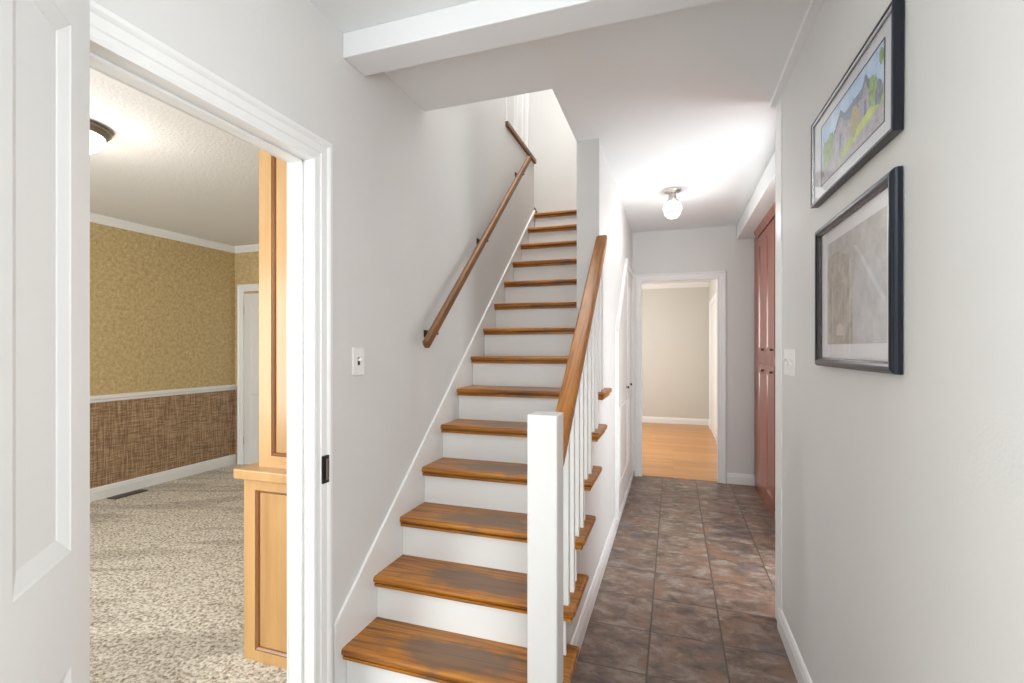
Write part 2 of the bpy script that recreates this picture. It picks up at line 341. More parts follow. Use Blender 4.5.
obj('window_frame', boxes((-1.10, -1.05, Y0-0.08, Y0-0.02, 0.40, 2.50), (0.35, 0.40, Y0-0.08, Y0-0.02, 0.40, 2.50), (-1.05, 0.35, Y0-0.08, Y0-0.02, 0.40, 0.45), (-1.05, 0.35, Y0-0.08, Y0-0.02, 2.45, 2.50), (-1.05, 0.35, Y0-0.08, Y0-0.02, 1.43, 1.47)), M['trim'], wf)
obj('pane', boxes((-1.05, 0.35, Y0-0.055, Y0-0.045, 0.45, 2.45)), M['pane'], wf)
def added_side_window(n, x, sg, y0, y1, z0, z1):  # openings added out of view to carry the side fills
    w_ = empty('window_%d' % n, (x, (y0+y1)/2, z0)); w_['kind'] = 'structure'
    a, b = sorted((x+sg*0.03, x+sg*0.08)); t = 0.05
    obj('window_frame', boxes((a, b, y0, y0+t, z0, z1), (a, b, y1-t, y1, z0, z1), (a, b, y0+t, y1-t, z0, z0+t), (a, b, y0+t, y1-t, z1-t, z1), (a, b, (y0+y1)/2-t/2, (y0+y1)/2+t/2, z0+t, z1-t)), M['trim'], w_)
    c_ = (a+b)/2; obj('pane', boxes((c_-0.004, c_+0.004, y0+t, y1-t, z0+t, z1-t)), M['pane'], w_)
added_side_window(2, XL, -1, -1.95, -0.35, 0.75, 2.15)
added_side_window(3, XR, 1, -1.17, 0.33, 0.85, 2.15)
# short stub of wall that carries the open white door beside the camera
struct('wall_partition', boxes((-0.70, -0.585, -0.01, 0.09, 0, ZC)), M['wall'])
# wall beside and under the upper stairs
struct('wall_stair', boxes((XS, XW, YP, YF, 0, ZC), (XS, XS+0.1, 2.295, 5.35, ZC+0.17, 5.2)), M['wall'])
struct('wall_stairwell_back', boxes((-2.6, XS+0.1, 5.35, 5.45, ZC, 5.2), (-2.6, XS, 5.35, 5.45, 2.5, ZC)), M['wall'])
struct('wall_stairwell_front', boxes((XL, XS+0.1, 2.195, 2.295, ZC+0.17, 5.2)), M['wall'])
struct('wall_upstairs', boxes((-2.7, -2.6, 2.0, 5.45, 2.73, 5.2), (-2.6, XB, 1.9, 2.0, 3.165, 5.2)), M['wall'])
struct('wall_far', boxes((XW, -0.345, YF, YF+0.12, 0, ZC), (0.46, 1.35, YF, YF+0.12, 0, ZC), (-0.345, 0.46, YF, YF+0.12, 2.15, ZC), (-2.0, XW, YF, YF+0.12, 0, ZC)), M['wall'])
struct('wall_alcove', boxes((1.35, 1.45, 2.785, YF, 0, ZC), (XR+0.12, 1.45, 2.70, 2.785, 0, ZC)), M['wall'])
struct('ceiling', boxes((XL, 1.45, Y0, 2.295, ZC, ZC+0.17), (XS, 1.45, 2.295, YF+0.1, ZC, ZC+0.17)), M['ceil'])
struct('ceiling.001', boxes((-2.7, XS+0.1, 1.9, 5.45, 5.2, 5.3)), M['ceil'])
struct('ceiling.002', boxes((XD-0.1, XB, -0.9, YD+0.1, ZD, ZD+0.1)), M['ceil_rough'])
struct('ceiling.003', boxes((-2.1, 0.75, YF+0.1, 9.5, 2.60, 2.66)), M['ceil'])
struct('ceiling_beam', boxes((XL, XR, 1.62, 1.762, 2.568, ZC)), M['ceil'], bevel=0.004)
struct('ceiling_soffit', boxes((0.62, 1.35, 2.785, YF, 2.517, ZC)), M['ceil'], bevel=0.003)
struct('trim_4', boxes((XR-0.034, XR, 1.762, 2.785, 2.640, ZC)), M['ceil'])
struct('trim_5', boxes((XR-0.006, XR+0.01, 2.665, 2.79, 0.0, 2.667), (XR-0.008, XR+0.12, 2.785, 2.795, 0.0, 2.517)), M['trim'], bevel=0.004)
# dining room
struct('wall_dining_left', boxes((XD-0.1, XD, -0.9, YD, 0, ZD)), M['wallpaper'])
struct('wall_dining_far', boxes((XD-0.1, XB, YD, YD+0.1, 0, ZD)), M['wallpaper'])
struct('wall_dining_near', boxes((XD, XB, -0.9, -0.8, 0, ZD)), M['wallpaper'])
struct('wall_far_room_back', boxes((-2.0, 0.75, 9.4, 9.5, 0, 2.60)), M['beige'])
struct('wall_far_room_left', boxes((-2.1, -2.0, YF+0.1, 9.5, 0, 2.60)), M['beige'])
struct('wall_far_room_right', boxes((0.62, 0.74, YF+0.12, 9.4, 0, 2.60)), M['beige'])

BASE = [(0, 0), (0.016, 0), (0.016, 0.075), (0.012, 0.085), (0.012, 0.096), (0.006, 0.108), (0, 0.110)]
CROWN = [(0, 0), (0.012, 0), (0.020, 0.018), (0.045, 0.045), (0.058, 0.062), (0.058, 0.072), (0, 0.072)]
RAIL = [(0, 0), (0.012, 0.004), (0.014, 0.020), (0.026, 0.034), (0.026, 0.052), (0.012, 0.064), (0, 0.066)]
def baseb(name, p0, p1, n, prof=BASE, m='trim'):
    bm = bmesh.new(); strip(bm, p0, p1, n, prof); return struct(name, bm, M[m])
baseb('baseboard_right', (XR, Y0, 0), (XR, 2.70, 0), (-1, 0, 0))
baseb('baseboard_stair', (XW, 1.66, 0), (XW, 3.72, 0), (1, 0, 0))
baseb('baseboard_stair.001', (XW, 3.72, 0), (XW, 5.41, 0), (1, 0, 0), [(0, 0), (0.014, 0), (0.014, 0.05), (0.008, 0.06), (0, 0.06)])
baseb('baseboard_far', (0.529, YF, 0), (0.80, YF, 0), (0, -1, 0))
baseb('baseboard_left', (XL, Y0, 0), (XL, DY0-0.10, 0), (1, 0, 0))
DB = [(a, b*1.05) for a, b in BASE]
baseb('baseboard_dining', (XD, -0.8, 0.004), (XD, YD, 0.004), (1, 0, 0), DB)
baseb('baseboard_far_room', (-2.0, 9.4, 0.004), (0.62, 9.4, 0.004), (0, -1, 0))
baseb('baseboard_far_room.001', (0.62, 8.95, 0.004), (0.62, 9.4, 0.004), (-1, 0, 0))
baseb('trim_1', (XD, -0.8, ZD-0.072), (XD, YD, ZD-0.072), (1, 0, 0), CROWN)
baseb('trim_1.001', (XD, YD, ZD-0.072), (XB, YD, ZD-0.072), (0, -1, 0), CROWN)
baseb('trim_2', (XD, -0.8, 0.898), (XD, YD, 0.898), (1, 0, 0), RAIL)
baseb('trim_3', (-2.0, 9.4, 2.515), (0.62, 9.4, 2.515), (0, -1, 0), [(a*1.1, b*1.2) for a, b in CROWN])

# ---------------------------------------------------------------- doorways and doors
CAS = [(0.0, 0.0), (0.0, 0.010), (0.010, 0.013), (0.016, 0.010), (0.030, 0.012), (0.034, 0.016), (0.060, 0.018), (0.064, 0.022), (0.070, 0.026), (0.082, 0.026), (0.086, 0.018), (0.088, 0.0)]
TL = lambda s, z, v: (XL+v, s, z)          # on the left wall, facing the hall
# dining doorway: jamb lining, stop, casing
dj = empty('door_1', (XL, (DY0+DY1)/2, 0)); dj['kind'] = 'structure'
bm = boxes((XB-0.002, XL, DY1, DY1+0.02, 0, DZ), (XB-0.002, XL, DY0-0.02, DY0, 0, DZ), (XB-0.002, XL, DY0-0.02, DY1+0.02, DZ, DZ+0.02))
obj('door_jamb', bm, M['trim'], dj)
bm = boxes((XB+0.02, XL-0.038, DY1-0.011, DY1, 0, DZ), (XB+0.02, XL-0.038, DY0, DY0+0.011, 0, DZ), (XB+0.02, XL-0.038, DY0, DY1, DZ-0.011, DZ))
obj('door_stop', bm, M['trim'], dj, bevel=0.003)
bm = bmesh.new(); frame3(bm, CAS, TL, DY0, DY1, DZ); obj('door_casing', bm, M['trim'], dj)
bm = bmesh.new(); frame3(bm, CAS, lambda s, z, v: (XB-v, s, z), DY0, DY1, DZ); obj('door_casing', bm, M['trim'], dj)
# hall end doorway
d2 = empty('door_2', (0.06, YF, 0)); d2['kind'] = 'structure'
obj('door_jamb', boxes((-0.345, -0.328, YF-0.001, YF+0.121, 0, 2.13), (0.443, 0.46, YF-0.001, YF+0.121, 0, 2.13), (-0.345, 0.46, YF-0.001, YF+0.121, 2.13, 2.15)), M['trim'], d2)
bm = bmesh.new(); frame3(bm, [(u*0.95, v) for u, v in CAS], lambda s, z, v: (s, YF-v, z), -0.322, 0.437, 2.122); obj('door_casing', bm, M['trim'], d2)
# panelled door leaf helper in local coords: s along width, z up, face at v = 0 (front looks to -v)
def leaf(name, wdt, hgt, th, panels, mat, parent, T, dep=0.009, mw=0.03):
    """flat leaf whose panels are sunk behind a sloped moulding, both faces"""
    bm = bmesh.new()
    xs = sorted({0, wdt} | {p[0] for p in panels} | {p[1] for p in panels})
    zs = sorted({0, hgt} | {p[2] for p in panels} | {p[3] for p in panels})
    for side in (0, 1):
        v0 = 0 if side == 0 else th; sg = 1 if side == 0 else -1
        for i in range(len(xs)-1):
            for j in range(len(zs)-1):
                a, b, c, d = xs[i], xs[i+1], zs[j], zs[j+1]
                inp = any(a >= p[0]-1e-6 and b <= p[1]+1e-6 and c >= p[2]-1e-6 and d <= p[3]+1e-6 for p in panels)
                if not inp: bm.faces.new([bm.verts.new(T(*q, v0)) for q in ((a, c), (b, c), (b, d), (a, d))])
        for a, b, c, d in panels:
            rings = []
            for m_, dp in ((0, 0), (mw*0.12, 0.0015), (mw*0.9, dep*0.85), (mw, dep)):
                rings.append([bm.verts.new(T(*q, v0+sg*dp)) for q in ((a+m_, c+m_), (b-m_, c+m_), (b-m_, d-m_), (a+m_, d-m_))])
            for A, B in zip(rings, rings[1:]):
                for k in range(4): bm.faces.new([A[k], A[(k+1) % 4], B[(k+1) % 4], B[k]])
            bm.faces.new(rings[-1])
    for q in (((0, 0), (wdt, 0)), ((wdt, 0), (wdt, hgt)), ((wdt, hgt), (0, hgt)), ((0, hgt), (0, 0))):
        bm.faces.new([bm.verts.new(T(*q[0], 0)), bm.verts.new(T(*q[1], 0)), bm.verts.new(T(*q[1], th)), bm.verts.new(T(*q[0], th))])
    bmesh.ops.remove_doubles(bm, verts=bm.verts, dist=1e-5)
    return obj(name, bm, mat, parent, world=False)
def knob(parent, loc, axis, mat, r=0.026, name='handle', world=True):
    bm = bmesh.new(); s = -1 if axis[0] == '-' else 1
    lathe(bm, [(r*1.15, 0), (r*1.15, s*r*0.2), (r*0.42, s*r*0.35), (r*0.40, s*r*0.8), (r*0.85, s*r*1.0), (r, s*r*1.4), (r*0.8, s*r*1.7), (r*0.3, s*r*1.85)], loc, 20, axis[-1])
    return obj(name, bm, mat, parent, smooth=True, world=world)
# open white door beside the camera
ang = math.atan2(-0.740, 0.673)
d3 = empty('door_3', (-0.572, 0.116, 0.012), (0, 0, ang + math.pi)); d3['kind'] = 'structure'
LW = 0.62
P0 = [(LW-0.252, LW-0.076), (0.076, 0.252)]
leaf('door_leaf', LW, 2.045, 0.035, [(a, b, c, d) for a, b in P0 for c, d in ((0.20, 0.862), (1.050, 1.915))], M['door'], d3, lambda s, z, v: (s, v, z))
# dining room door at far end
d4 = empty('door_4', (-4.55, YD-0.012, 0.01)); d4['kind'] = 'structure'
leaf('door_leaf', 0.74, 2.04, 0.012, [(0.10, 0.33, 0.22, 0.85), (0.41, 0.64, 0.22, 0.85), (0.10, 0.33, 1.02, 1.92), (0.41, 0.64, 1.02, 1.92)], M['door'], d4, lambda s, z, v: (s-0.325, v*0.9, z), dep=0.006)
bm = bmesh.new(); frame3(bm, CAS, lambda s, z, v: (s, YD-v, z), -4.885, -4.125, 2.08); obj('door_casing', bm, M['trim'], d4)
bm = boxes((-4.878, -4.868, YD-0.022, YD-0.012, 0.25, 0.34), (-4.878, -4.868, YD-0.022, YD-0.012, 1.80, 1.89)); obj('hinge', bm, M['nickel'], d4)
# under-stair closet: pair of white leaves cut to the slope, casing with sloping head
d5 = empty('door_5', (XW, 4.55, 0)); d5['kind'] = 'structure'
ya, yb, zl, zt = 3.86, 5.28, 1.50, 2.15
ypk = ya+(zt-zl)/0.865
def yz(pts, x0, x1, name, mat, par, bev=0.0):
    bm = bmesh.new(); prism(bm, pts, 'x', x0, x1); return obj(name, bm, mat, par, bevel=bev)
cw = 0.085
outer = [(ya-cw, 0.07), (ya-cw, zl+0.03), (ypk-0.03, zt+cw), (yb+cw, zt+cw), (yb+cw, 0.07)]
inner = [(ya, 0.07), (ya, zl), (ypk, zt), (yb, zt), (yb, 0.07)]
bm = bmesh.new()
for i in range(4):
    prism(bm, [outer[i], outer[i+1], inner[i+1], inner[i]], 'x', XW, XW+0.018)
    o2 = [tuple(o_[k]+(n_[k]-o_[k])*0.28 for k in (0, 1)) for o_, n_ in ((outer[i], inner[i]), (outer[i+1], inner[i+1]))]
    prism(bm, [outer[i], outer[i+1], o2[1], o2[0]], 'x', XW+0.018, XW+0.026)
obj('door_casing', bm, M['trim'], d5)
ym = 4.73; g = 0.004
zat = lambda y: zl+(y-ya)*0.865
l1 = yz([(ya+g, 0.085), (ya+g, zat(ya)-g), (ym if ym < ypk else ypk, min(zat(ym), zt)-g), (ym, min(zat(ym), zt)-g), (ym, 0.085)][:3]+[(ym-g/2, 0.085)], XW+0.001, XW+0.012, 'door_leaf', M['door'], d5, 0.002)
l2 = yz([(ym+g/2, 0.085), (ym+g/2, zt-g), (yb-g, zt-g), (yb-g, 0.085)], XW+0.001, XW+0.012, 'door_leaf', M['door'], d5, 0.002)
yz([(ya+g, 0.062), (ya+g, 0.084), (yb-g, 0.084), (yb-g, 0.062)], XW+0.0005, XW+0.002, 'gap_shade_strip', M['dark'], d5)  # dark strip standing in for the shade in the gap under the leaves
def pan(y0, y1, z0, z1, par):
    bm = bmesh.new(); frame3(bm, [(0, 0), (0, 0.005), (0.010, 0.009), (0.022, 0.004), (0.024, 0)], lambda s, z, v: (XW+0.012+v, s, z), y0, y1, z1, z0, True)
    obj('panel_moulding', bm, M['door'], par)
pan(3.96, 4.60, 0.32, 0.90, l1); pan(4.84, 5.16, 0.32, 0.90, l2); pan(4.84, 5.16, 1.02, 1.98, l2)
knob(l1, (XW+0.012, 4.60, 1.035), '+x', M['black'], 0.013); knob(l2, (XW+0.012, 4.92, 1.04), '+x', M['black'], 0.013)
# white door and casing in the right wall of the far room
d6 = empty('door_6', (0.62, 8.2, 0)); d6['kind'] = 'structure'
leaf('door_leaf', 1.25, 2.10, 0.012, [(0.12, 0.56, 0.22, 0.9), (0.69, 1.13, 0.22, 0.9), (0.12, 0.56, 1.05, 1.95), (0.69, 1.13, 1.05, 1.95)], M['door'], d6, lambda s, z, v: (-0.012+v*0.9, s-0.55, z+0.012), dep=0.006)
bm = bmesh.new(); frame3(bm, CAS, lambda s, z, v: (0.62-v, s, z), 7.64, 8.91, 2.13, 0.004); obj('door_casing', bm, M['trim'], d6)

# ---------------------------------------------------------------- staircase
ST = empty('staircase', ((XL+XW)/2, NY, 0))
tag(ST, 'straight staircase with worn oak treads, white risers and white square newel and balusters', 'staircase')
X0T, XE, XRI = XL+0.0065, -0.357, -0.398
ZO = 0.003
def rounded_tread(x0, x1, ret, name='tread'):
    """tread with a bullnose front; returned round the right-hand end when open"""
    bm = bmesh.new()
    if ret: prism(bm, [(x0, 0), (x1, 0), (x1, RUN+0.105), (x1-0.065, RUN+0.105), (x1-0.065, RUN+0.030), (x0, RUN+0.030)], 'z', -0.028, 0)
    else: box(bm, x0, x1, 0, RUN+0.030, -0.028, 0)
    ed = [e for e in bm.edges if all(abs(v.co.y) < 1e-6 for v in e.verts) and abs(e.verts[0].co.z-e.verts[1].co.z) < 1e-6]
    if ret:
        ed += [e for e in bm.edges if all(abs(v.co.x-x1) < 1e-6 for v in e.verts) and abs(e.verts[0].co.z-e.verts[1].co.z) < 1e-6]
        ed += [e for e in bm.edges if all(abs(v.co.x-x1) < 1e-6 and abs(v.co.y) < 1e-6 for v in e.verts)]
    bmesh.ops.bevel(bm, geom=ed, offset=0.011, segments=3, affect='EDGES', profile=0.5)
    # small cove under the nosing (and under the return)
    box(bm, x0, x1-(0.014 if ret else 0), 0.009, 0.0305, -0.045, -0.033)
    box(bm, x0, x1-(0.022 if ret else 0), 0.020, 0.0305, -0.033, -0.028)
    if ret: box(bm, x1-0.040, x1-0.014, 0.012, RUN+0.100, -0.045, -0.0275)
    return bm
def make_tread(ret):
    x1 = XE if ret else XS-0.001
    bm = rounded_tread(X0T, x1, ret); xc = (X0T+x1)/2
    for v in bm.verts: v.co.x -= xc; v.co.y -= 0.10
    o = obj('tread', bm, M['tread'], ST, world=False, smooth=False)
    return o, xc
def make_riser(x1, i):
    yb_ = 0.030
    z0 = 0 if i == 0 else 0
    bm = boxes((X0T, x1, yb_, yb_+0.016, 0.0, RISE-0.024))
    return obj('riser', bm, M['trim'], ST, world=False, bevel=0.0015)
base = Vector(ST.location)
protoT, protoC = {}, {}
for i in range(14):
    ret = i < 6
    y = NY+i*RUN; z = RISE*(i+1)
    if ret not in protoT: protoT[ret], xc = make_tread(ret); o = protoT[ret]; protoC[ret] = xc
    else: o = protoT[ret].copy(); C.objects.link(o); o.parent = ST
    o.location = Vector((protoC[ret], y+0.10, z+ZO))-base
    key = ('r', ret)
    if key not in protoT: r = protoT[key] = make_riser(XRI if ret else XS-0.001, i)
    else: r = protoT[key].copy(); C.objects.link(r); r.parent = ST
    r.location = Vector((0, y, z-RISE))-base
# carriage under the steps (closed white side, sawtooth top)
pts = [(NY+0.030, 0)]
for i in range(6):
    y = NY+0.030+i*RUN; z = RISE*(i+1)-0.030
    pts += [(y, z), (y+RUN, z)]
pts[-1] = (YP-0.001, RISE*6-0.030); pts += [(YP-0.001, 0)]
bm = bmesh.new(); prism(bm, pts, 'x', XW-0.03, XW); sp_ = obj('side_panel', bm, M['wall'], ST)
sp_['label'] = 'grey painted stair side'
# skirt board on the wall
sk = lambda y: 0.455+0.843*(y-1.738)
bm = bmesh.new(); prism(bm, [(1.566, 0.001), (1.566, sk(1.566)), (4.424, sk(4.424)), (4.424, 2.30), (1.90, 0.001)], 'x', XL, XL+0.006)
prism(bm, [(1.560, sk(1.566)-0.035), (1.560, sk(1.566)+0.004), (4.426, sk(4.424)+0.004), (4.426, sk(4.424)-0.028)], 'x', XL, XL+0.014)
obj('skirt_board', bm, M['trim'], ST, bevel=0.003)
# newel, balusters, handrail
bm = boxes((-0.482, -0.375, 1.600, 1.705, RISE+ZO, 1.166))
obj('newel_post', bm, M['trim'], ST, bevel=0.006, seg=3)
RXC = -0.408
rz = lambda y: 0.985+(y-1.70)*0.872            # rail centre line
y1_, y2_ = 1.703, YP-0.002
bm = bmesh.new(); rodbm(bm, (RXC, y1_+0.0, rz(y1_)), (RXC, y2_, rz(y2_)), 0.068, 0.046)
for v in bm.verts:                              # plumb cuts against newel and wall
    t = y1_ if v.co.y < 2.3 else y2_
    v.co.z += (t-v.co.y)*0.872; v.co.y = t
obj('handrail', bm, M['oak_rail'], ST, bevel=0.010, seg=3)
protoB = None
for i in range(1, 6):
    for k, dy in enumerate((0.052, 0.160)):
        y = NY+i*RUN+dy; zb = RISE*(i+1)
        if y > YP-0.03: continue
        h = rz(y)-0.034-zb
        bm = bmesh.new(); s = 0.0135
        box(bm, RXC+0.006-s, RXC+0.006+s, y-s, y+s, zb, zb+h)
        for v in bm.verts:
            if v.co.z > zb+0.1: v.co.z += (v.co.y-y)*0.872
        obj('baluster', bm, M['trim'], ST, bevel=0.002)
# little oak piece where the stair turns at the landing
bm = bmesh.new(); prism(bm, [(4.43, 2.685), (4.43, 2.745), (4.446, 2.745), (4.60, 2.699), (4.60, 2.685)], 'x', XL-0.012, XL+0.008); obj('corner_nosing', bm, M['dark_rail'], ST)

# upstairs balustrade on the top of the left wall
UB = empty('landing_balustrade', (XL-0.05, 4.0, 3.165))
tag(UB, 'short upstairs balustrade of white posts on an oak sill above the stair wall', 'railing')
bm = boxes((XL-0.09, XL+0.022, 3.605, 4.44, 3.165, 3.205)); obj('sill', bm, M['dark_rail'], UB, bevel=0.006)
for y in (3.69, 3.99, 4.14, 4.31):
    obj('baluster', boxes((XL-0.055, XL-0.02, y-0.0175, y+0.0175, 3.205, 4.12)), M['trim'], UB, bevel=0.002)
obj('handrail', boxes((XL-0.072, XL-0.003, 3.605, 4.44, 4.12, 4.165)), M['dark_rail'], UB, bevel=0.008)

# wall handrail
WR = empty('wall_handrail', (XL, 3.1, 2.2))
tag(WR, 'brown wooden handrail on brackets running up the left stair wall', 'handrail')
bm = bmesh.new(); rodbm(bm, (-1.190, 2.170, 1.4108), (-1.190, 4.02, 3.055), 0.034, 0.046); obj('rail', bm, M['dark_rail'], WR, bevel=0.010, seg=3)
def bracket(y):
    z = 1.425+(y-2.186)*0.8887
    bm = boxes((XL, XL+0.008, y-0.018, y+0.018, z-0.070, z-0.032))
    rodbm(bm, (-1.195, y, z-0.052), (-1.195, y, z-0.020), 0.016, 0.016)
    box(bm, XL+0.004, -1.187, y-0.008, y+0.008, z-0.058, z-0.042); return bm
for y in (2.30, 3.03, 3.86): obj('bracket', bracket(y), M['bronze'], WR, bevel=0.002)

# ---------------------------------------------------------------- pictures on the right wall
def pic_root(name, yc, zc, tilt, label):
    r = empty(name, (XR-0.001, yc, zc), (math.radians(tilt), 0, 0)); return tag(r, label, 'picture')
# local: +y is away from the camera, x = -depth from the wall
def pT(s, z, v): return (-v, s, z)
def art(name, faces, parent, depth):
    """flat print made of coloured patches: faces = [(points, material, layer)]"""
    bm = bmesh.new(); mats = []
    for pts, m, lay in faces:
        if m not in mats: mats.append(m)
        f = bm.faces.new([bm.verts.new((-depth-lay*0.0003, a, b)) for a, b in pts]); f.material_index = mats.index(m)
    bm.normal_update()
    me = bpy.data.meshes.new(name); bm.to_mesh(me); bm.free()
    for m in mats: me.materials.append(m)
    o = bpy.data.objects.new(name, me); C.objects.link(o); o.parent = parent; return o
def wash(name, c1, c2, sc=30.0):
    k = NT(name); mp = k.coords(); n = k.n('ShaderNodeTexNoise', Scale=sc, Detail=5.0, Roughness=0.7); k.l(mp, 0, n, 'Vector')
    r = k.ramp(n, 'Fac', [(0.35, c1), (0.65, c2)]); k.l(r, 'Color', k.b, 'Base Color'); k.b.inputs['Roughness'].default_value = 0.8; return k.m
def blob(cy, cz, r, ry=1.0, n=18, seed=0):
    rnd = random.Random(seed)
    return [(cy+math.cos(2*math.pi*i/n)*r*(0.8+0.4*rnd.random()), cz+math.sin(2*math.pi*i/n)*r*ry*(0.8+0.4*rnd.random())) for i in range(n)]
PU = pic_root('framed_picture', 1.691, 2.061, 1.0, 'upper framed watercolour of gabled houses and trees in a wide silver mat')
W2, H2 = 0.35, 0.152
bm = bmesh.new(); frame3(bm, [(0, 0.002), (0, 0.022), (0.003, 0.025), (0.008, 0.025), (0.009, 0.023), (0.009, 0.002)], pT, -W2+0.009, W2-0.009, H2-0.009, -H2+0.009, True)
obj('frame', bm, M['navy'], PU, world=False)
bm = bmesh.new(); frame3(bm, [(-0.003, 0.018), (-0.003, 0.0225), (0.0005, 0.0235), (0.0005, 0.018)], pT, -W2+0.009, W2-0.009, H2-0.009, -H2+0.009, True)
obj('frame_lip', bm, M['silver'], PU, world=False)
bm = bmesh.new(); box(bm, -0.014, -0.003, -W2+0.01, W2-0.01, -H2+0.01, H2-0.01); obj('mat_board', bm, M['mat_silver'], PU, world=False)
A0, A1, B0, B1 = -0.278, 0.252, -0.100, 0.102
bm = bmesh.new(); frame3(bm, [(0, 0.0142), (0, 0.0160), (0.0025, 0.0160), (0.0025, 0.0142)], pT, A0, A1, B1, B0, True); obj('mat_edge', bm, M['dark'], PU, world=False)
sky = wash('painted_sky', (0.30, 0.50, 0.78, 1), (0.62, 0.76, 0.90, 1), 12)
roof = wash('painted_roof', (0.07, 0.10, 0.17, 1), (0.20, 0.26, 0.36, 1), 60)
hw = wash('painted_house', (0.25, 0.22, 0.24, 1), (0.48, 0.46, 0.50, 1), 40)
gr = wash('painted_tree', (0.08, 0.20, 0.04, 1), (0.35, 0.52, 0.16, 1), 60)
au = wash('painted_autumn_tree', (0.35, 0.22, 0.06, 1), (0.45, 0.42, 0.15, 1), 60)
lw = wash('painted_lawn', (0.30, 0.48, 0.05, 1), (0.62, 0.68, 0.12, 1), 40)
rd = wash('painted_path', (0.25, 0.23, 0.28, 1), (0.50, 0.46, 0.50, 1), 40)
F_ = [([(A0, B0), (A1, B0), (A1, B1), (A0, B1)], sky, 0), ([(A0, B0), (A1, B0), (A1, -0.02), (A0, 0.0)], rd, 1)]
def house(y0, y1, zb, zw, zr, lay):
    ym_ = (y0+y1)/2
    return [([(y0, zb), (y1, zb), (y1, zw), (y0, zw)], hw, lay), ([(y0-0.012, zw-0.004), (y1+0.012, zw-0.004), (ym_, zr)], roof, lay+0.4), ([(y0+0.012, zw-0.004), (y1-0.012, zw-0.004), (ym_, zr-0.022)], hw, lay+0.6),
            ([(ym_-0.010, zb+0.01), (ym_+0.010, zb+0.01), (ym_+0.010, zw-0.02), (ym_-0.010, zw-0.02)], roof, lay+0.8)]
F_ += house(-0.02, 0.12, -0.055, 0.02, 0.075, 2)
F_ += [([(-0.20, 0.030), (0.04, 0.020), (0.02, 0.048), (-0.18, 0.055)], roof, 2.2), ([(-0.20, -0.05), (0.0, -0.05), (0.0, 0.032), (-0.20, 0.034)], hw, 1.8)]
F_ += house(-0.10, -0.03, -0.05, 0.015, 0.058, 3); F_ += house(-0.19, -0.12, -0.05, 0.03, 0.080, 3)
F_ += [([(A0, -0.045), (-0.02, -0.075), (0.08, -0.092), (0.02, -0.055), (-0.1, -0.038), (A0, -0.015)], lw, 4)]
F_ += [(blob(0.19, -0.01, 0.042, 1.2, seed=1), gr, 5), (blob(0.145, 0.0, 0.030, 1.5, seed=2), gr, 5.2), (blob(-0.075, -0.012, 0.032, 1.3, seed=3), au, 5.4), (blob(-0.205, 0.01, 0.026, 1.7, seed=4), gr, 5.6), (blob(-0.245, -0.015, 0.026, 1.2, seed=6), roof, 5.5), (blob(-0.262, 0.07, 0.013, 1.6, seed=5), gr, 5.8)]
art('print', F_, PU, 0.0143)
bm = bmesh.new(); box(bm, -0.0180, -0.0172, -W2+0.01, W2-0.01, -H2+0.01, H2-0.01); obj('glass', bm, M['glass'], PU, world=False)

PL = pic_root('framed_picture', 1.672, 1.577, 0.0, 'lower larger framed grey photograph in a rounded blue metal frame with white mat')
W2, H2 = 0.325, 0.243; fw = 0.028
bm = bmesh.new(); frame3(bm, [(0, 0.002), (0, 0.014), (0.004, 0.020), (0.010, 0.0245), (0.016, 0.025), (0.022, 0.023), (0.027, 0.017), (0.028, 0.012), (0.028, 0.002)], pT, -W2+fw, W2-fw, H2-fw, -H2+fw, True)
obj('frame', bm, M['navy'], PL, world=False, smooth=False)
bm = bmesh.new(); frame3(bm, [(-0.002, 0.008), (-0.002, 0.0155), (0.0035, 0.0205), (0.0035, 0.008)], pT, -W2+fw, W2-fw, H2-fw, -H2+fw, True)
obj('frame_lip', bm, M['gunmetal'], PL, world=False)
bm = bmesh.new(); box(bm, -0.007, -0.003, -W2+fw-0.003, W2-fw+0.003, -H2+fw-0.003, H2-fw+0.003); obj('mat_board', bm, M['mat_white'], PL, world=False)
g1 = wash('print_grey_wall', (0.38, 0.355, 0.335, 1), (0.56, 0.53, 0.51, 1), 14)
g2 = wash('print_brown_rock', (0.27, 0.225, 0.18, 1), (0.48, 0.43, 0.37, 1), 22)
g3 = wash('print_pale_haze', (0.42, 0.41, 0.42, 1), (0.60, 0.58, 0.58, 1), 12)
g4 = wash('print_cream', (0.50, 0.45, 0.36, 1), (0.62, 0.56, 0.48, 1), 60)
a0, a1, b0, b1 = -0.252, 0.228, -0.168, 0.172
art('print', [([(a0, b0), (a1, b0), (a1, b1), (a0, b1)], g1, 0), ([(-0.02, b0), (a1, b0), (a1, 0.12), (0.14, 0.135), (0.02, 0.10)], g2, 1),
              ([(a0, b0), (-0.02, b0), (-0.03, 0.05), (-0.12, 0.09), (a0, 0.03)], g3, 2), ([(0.06, -0.14), (0.13, -0.14), (0.13, -0.11), (0.10, -0.10), (0.06, -0.115)], g4, 3)], PL, 0.0072)
bm = bmesh.new(); box(bm, -0.0125, -0.0117, -W2+fw-0.001, W2-fw+0.001, -H2+fw-0.001, H2-fw+0.001); obj('glass', bm, M['glass'], PL, world=False)

